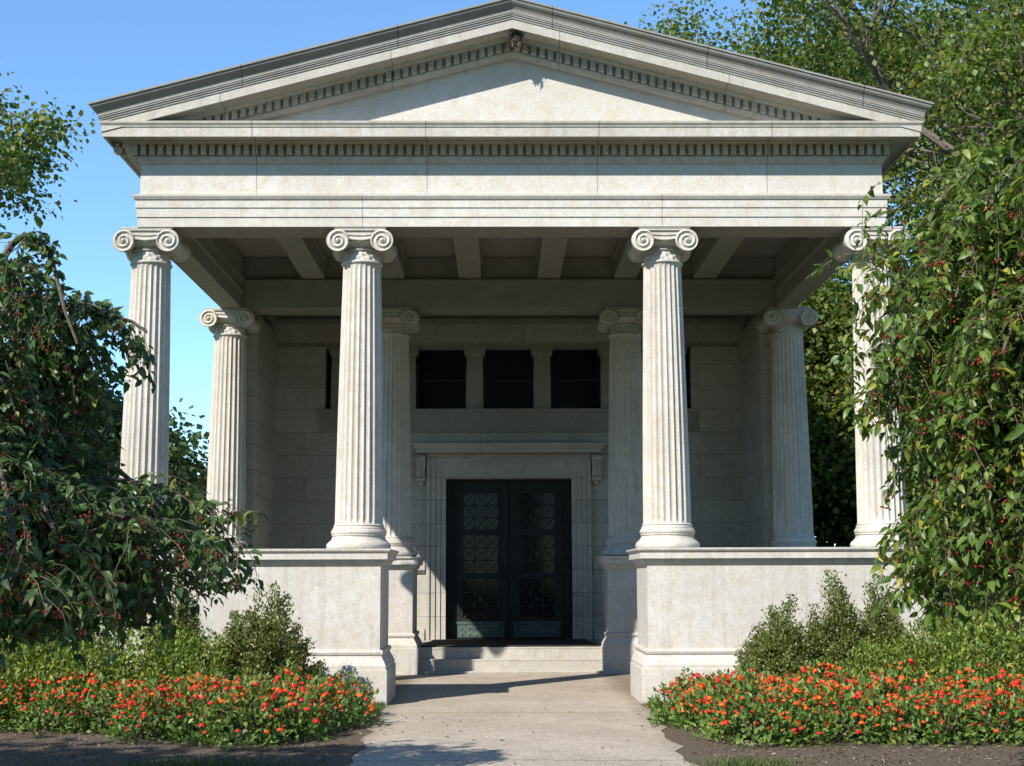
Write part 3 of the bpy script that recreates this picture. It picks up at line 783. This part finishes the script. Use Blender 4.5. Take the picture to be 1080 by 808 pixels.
weeping('weeping_crabapple', (4.15, -9.2, 0), 'sunlit weeping crabapple heavy with red fruit overhanging the right side', LR, 'crab_leaf', 51, 1.25, .98, leaf=.088, keep=lambda p: math.hypot(p.x-4.15, p.y+9.2) < 1.66+.40*max(0, min(1, (p.z-2.45)/.6))-.5*max(0, p.z-3.9)+.09*math.sin(p.y*9+p.z*5))
LL = lim(10, 0, 2*PI, 1.02, 2.1, 3.65, 2.9, 38, .22, 11)+lim(9, -PI*.5, PI*.5, .9, 1.8, 3.0, 2.3, 38, .2, 12)+[(.25, 1.5, 2.3, 3.5, 3.25, 70)]+lim(8, -PI*.3, PI*.3, 1.85, 1.5, 2.2, 1.7, 46, .10, 13)+lim(8, -PI*.6, PI*.4, 1.3, 1.3, 2.1, 1.5, 42, .15, 14)+lim(5, -PI*.5, PI*.3, .7, 1.2, 1.9, 1.4, 34, .15, 15)
weeping('weeping_crabapple', (-4.0, -9.4, 0), 'dark shaded weeping crabapple spreading low across the left side', LL, 'crab_leaf_shaded', 52, 1.18, .92, leaf=.085, keep=lambda p: p.x < ((-2.66 if 2.98 < p.z < 3.6 and abs(p.y+9.05) < .45 else -2.98) if p.z > 2.3 else -1.78 if p.z > 1.55 else -2.25)-.35*max(0, p.z-3.2)+.07*math.sin(p.y*9+p.z*7))

# ---- boxwoods
def boxwood_mesh(seed, Rr, H):
    r = np.random.default_rng(seed); n = 30000
    # upright sprays
    ns_ = 84; az = r.uniform(0, 2*np.pi, ns_); rad = Rr*np.sqrt(r.uniform(.0, 1, ns_))
    prof = np.clip(1-(rad/Rr)**1.25, .0, 1); top = H*(.34+.66*prof)*r.uniform(.74, 1.05, ns_)
    base = np.stack([rad*np.cos(az), rad*np.sin(az), np.zeros(ns_)], 1)
    i = r.integers(0, ns_, n); u = r.uniform(.02, 1, n)**.62
    wd = (.085*np.sqrt(np.clip(1-u, 0, 1))+.018)
    sp = r.normal(size=(n, 3))*wd[:, None]*np.array([1, 1, .5])
    C = base[i]*(.45+.75*u[:, None])+np.stack([0*u, 0*u, u*top[i]], 1)+sp
    C[:, 2] = np.maximum(C[:, 2], .03)
    out = unit(C*np.array([1, 1, 0])+1e-6)
    D = unit(out*.5+np.array([0, 0, .8])+r.normal(size=C.shape)*.5); Nn = unit(out+np.array([0, 0, .4])+r.normal(size=C.shape)*.6)
    sz = .036*r.uniform(.7, 1.3, n)
    st = MB(); k = 0
    for j in range(40):
        b = base[j]*.25; st.tube([tuple(b), tuple(base[j]*.8+np.array([0, 0, top[j]*.5])), tuple(base[j]*1.1+np.array([0, 0, top[j]*.93]))], [.012, .006, .002], 4, cap=False)
    return leaves_mesh('foliage', M['box_leaf'], C, D, Nn, sz, sz*.62), st.mesh('stems', M['twig'])
bxm = [boxwood_mesh(1, .46, 1.5), boxwood_mesh(2, .40, 1.62), boxwood_mesh(3, .56, 1.55)]
for k, (x, y, v, sc, lab) in enumerate((
        (3.22, -1.75, 0, 1.0, 'upright boxwood nearest the path end of the right podium, left of two pointed ones'),
        (3.93, -1.55, 1, 1.04, 'tallest pointed boxwood in front of the right podium wall'),
        (4.50, -1.5, 1, 1.0, 'pointed boxwood third from the path before the right podium'),
        (4.98, -1.85, 0, .80, 'small low boxwood near the outer end of the right podium'),
        (5.65, -1.9, 2, 1.12, 'broad boxwood past the outer corner of the right podium, behind the crabapple'),
        (-3.02, -1.85, 2, 1.08, 'rounded dark boxwood standing against the left podium wall'),
        (-4.1, -1.6, 1, 1.0, 'boxwood half hidden behind the dark crabapple on the left'))):
    t = empty('boxwood', (x, y, 0), lab, 'shrub', 'boxwoods along the podium', rotz=k*1.3)
    t.scale = (sc, sc, sc)
    put('foliage', bxm[v][0], t); put('stems', bxm[v][1], t)

# ---- low spreading azaleas
def mound_mesh(seed, Rr, H, n, leaf, mat, up=.5):
    r = np.random.default_rng(seed)
    d = unit(r.normal(size=(n, 3))); d[:, 2] = np.abs(d[:, 2])
    lump = 1+.13*np.sin(d[:, 0]*7+seed)*np.cos(d[:, 1]*6)+.10*np.sin(d[:, 2]*9+d[:, 0]*5)
    rr = (1-.42*r.uniform(0, 1, n)**2.2)*lump+r.normal(0, .05, n)
    C = d*np.array([Rr, Rr, H])*rr[:, None]; C[:, 2] = np.maximum(C[:, 2], .02)
    D = unit(d*.6+np.array([0, 0, up])+r.normal(size=C.shape)*.6); Nn = unit(d+np.array([0, 0, .7])+r.normal(size=C.shape)*.5)
    sz = leaf*r.uniform(.65, 1.3, n)
    return leaves_mesh('foliage', M[mat], C, D, Nn, sz, sz*.5)
def stems_mesh(seed, Rr, H, n=14):
    rs = random.Random(seed); m = MB()
    for i in range(n):
        a = rs.uniform(0, 6.28); r = rs.uniform(.4, .8)*Rr
        m.tube([(0, 0, 0), (r*.5*math.cos(a), r*.5*math.sin(a), H*.4), (r*math.cos(a), r*math.sin(a), H*.8)], [.01, .006, .003], 4, cap=False)
    return m.mesh('stems', M['twig'])
azm = [mound_mesh(s, .62, .88, 5200, .05, 'azalea_leaf') for s in (5, 6)]; azs = stems_mesh(9, .62, .85)
azp = [(4.15, -2.5, .90), (4.75, -2.7, 1.14), (5.45, -2.8, 1.25), (6.2, -2.8, 1.28), (7.0, -2.8, 1.25),
       (-3.75, -2.35, 1.05), (-4.35, -2.45, 1.28), (-5.1, -2.5, 1.28), (-5.9, -2.5, 1.3), (-6.8, -2.5, 1.3)]
azl = ['low bright green shrub starting the row at the foot of the right boxwoods', 'low bright green shrub second in the right hand row, behind the flowers', 'low bright green shrub in the middle of the right hand row', 'low bright green shrub right of the middle in the right hand row', 'low bright green shrub farthest from the path on the right',
       'low bright green shrub beside the rounded left boxwood', 'low bright green shrub second from the rounded boxwood in the left row', 'low bright green shrub in the middle of the left row, under the dark crabapple', 'low bright green shrub fourth along the left row, under the dark crabapple', 'low bright green shrub farthest from the path on the left']
for i, ((x, y, s), lb) in enumerate(zip(azp, azl)):
    t = empty('low_shrub', (x, y, 0), lb, 'shrub', 'low bright green shrubs', rotz=i*2.1)
    t.scale = (s, s, s); put('foliage', azm[i % 2], t); put('stems', azs, t)

# ---- lantana bedding
ltm = [mound_mesh(s, .40, .50, 620, .072, 'lantana_leaf', .35) for s in (20, 21, 22)]; lts = stems_mesh(23, .36, .48, 10)
def flower_mesh(mat, seed):
    rs = random.Random(seed); P0 = []; D0 = []
    n = 20
    for i in range(n):
        z = 1-(i+.5)/n*1.05; a = i*2.4; s = math.sqrt(max(0, 1-z*z))
        P0.append((s*math.cos(a)*.026, s*math.sin(a)*.026, z*.020)); D0.append((s*math.cos(a), s*math.sin(a), z))
    P0 = np.array(P0); D0 = np.array(D0)
    tan = unit(np.cross(D0, np.array([.3, .2, 1.]))+1e-6)
    return leaves_mesh('flower_head', M[mat], P0-tan*.009, tan, unit(D0), .021, .020)
flm = [flower_mesh('flower_red', 1), flower_mesh('flower_orange', 2), flower_mesh('flower_orange', 3), flower_mesh('flower_red', 4)]
def lantana(x, y, s, lab, grp, k):
    rs = random.Random(1000+k)
    t = empty('lantana_plant', (x, y, 0), lab, 'flower', grp, rotz=rs.uniform(0, 6.28))
    t.scale = (s, s, s*rs.uniform(.80, 1.16))
    put('foliage', ltm[k % 3], t); put('stems', lts, t)
    for i in range(rs.randint(30, 62)):
        a = rs.uniform(0, 6.28); el = math.asin(min(1, rs.uniform(.10, 1.0)**.55)); c = math.cos(el)
        q = 1.04+rs.uniform(-.05, .08)
        o = put('flower_head', flm[rs.choice((0, 0, 3, 3, 1, 2) if k % 3 else (1, 2, 1, 3, 0, 2))], t, (.40*q*c*math.cos(a), .40*q*c*math.sin(a), .50*q*math.sin(el)))
        o.scale = (1, 1, 1); o.rotation_euler = (rs.uniform(-.4, .4), rs.uniform(-.4, .4), rs.uniform(0, 6))
        f = rs.choice((.6, .7, .82, .95, 1.08, 1.2)); o.scale = (f, f, f)
k = 0
for sx in (-1, 1):
    y = -2.3
    row = 0
    while y > -5.25:
        x = 1.95+(.2 if row % 2 else 0)
        if y < -4.2: x += (-4.2-y)*.55
        while x < 6.6:
            px, py = x+random.uniform(-.09, .09), y+random.uniform(-.09, .09)
            ok = True
            if sx < 0 and py < -3.55-1.3*max(0, min(1, (4.6-x)/1.2)): ok = False
            if sx < 0 and x < 2.1 and py < -3.9: ok = False
            if sx > 0 and x < 2.05 and py < -4.0: ok = False
            if ok:
                edge = 'front edge' if py < -4.1 else 'back' if py > -2.8 else 'middle'
                side = 'left' if sx < 0 else 'right'
                lantana(sx*px, py, random.uniform(.86, 1.1), f'red and orange flowering lantana in the {edge} of the bed {side} of the path', f'lantana plants at the {edge} of the {side} bed', k)
                k += 1
            x += .46
        y -= .43; row += 1
print('lantana plants', k)

# ---- a few fallen leaves on the paving and soil
n = 230
C = np.stack([rng.uniform(-3.6, 3.6, n), rng.uniform(-7.2, -.9, n), rng.uniform(.010, .016, n)], 1)
C = C[(np.abs(C[:, 0]) > 1.2) | (rng.uniform(0, 1, n) < .28)]; C = C[~((np.abs(C[:, 0]) > 1.75) & (C[:, 1] > -5.2))]; n = len(C)
M['dry_leaf'] = leaf_mat('dry_leaf', [(0, G(.10, .06, .025)), (.5, G(.22, .15, .06)), (1, G(.34, .27, .09))], .1, .7, .2)
o = put('fallen_leaves', leaves_mesh('fallen_leaves', M['dry_leaf'], C, unit(rng.normal(size=(n, 3))*np.array([1, 1, .12])), unit(np.array([0, 0, 1.])+rng.normal(size=(n, 3))*.3), rng.uniform(.03, .07, n), .03, T8))
o['kind'] = 'stuff'; o['label'] = 'scattered dry fallen leaves lying on the path and its edges'; o['category'] = 'leaves'

# ---- grass tufts and bark chips
def blades(name, spots, n, h, lab, cat):
    i = rng.integers(0, len(spots), n); S = np.array(spots)
    C = np.stack([S[i, 0]+rng.normal(0, 1, n)*S[i, 2], S[i, 1]+rng.normal(0, 1, n)*S[i, 3], np.zeros(n)], 1)
    D = unit(np.array([0, 0, 1.])+rng.normal(size=(n, 3))*np.array([.45, .45, .1])); Nn = rnd_dirs(n)
    o = put(name, leaves_mesh(name, M['grass'], C, D, Nn, h*rng.uniform(.4, 1.3, n), .006)); o['kind'] = 'stuff'; o['label'] = lab; o['category'] = cat
blades('grass', [(-2.75, -6.4, .38, .22), (-2.3, -6.9, .4, .3), (-3.4, -7.2, .5, .4), (1.95, -1.6, .10, .3), (1.75, -2.6, .06, .5), (1.75, -1.1, .05, .12), (1.95, -6.6, .2, .15), (-1.72, -1.3, .04, .3)], 5200, .075,
       'thin green grass sprouting along the bed edges and path', 'grass')
n = 9000
C = np.stack([rng.uniform(1.5, 8, n)*rng.choice([-1, 1], n), rng.uniform(-8, -3.2, n), rng.uniform(.004, .02, n)], 1)
C = C[np.abs(C[:, 0]) > 1.72]; n = len(C)
o = put('bark_mulch', leaves_mesh('bark_mulch', M['soil_chip'], C, unit(rng.normal(size=(n, 3))*np.array([1, 1, .25])), unit(np.array([0, 0, 1.])+rng.normal(size=(n, 3))*.4), rng.uniform(.015, .07, n), rng.uniform(.008, .022, n)))
o['kind'] = 'stuff'; o['label'] = 'brown bark mulch and debris on the soil before the flower beds'; o['category'] = 'mulch'
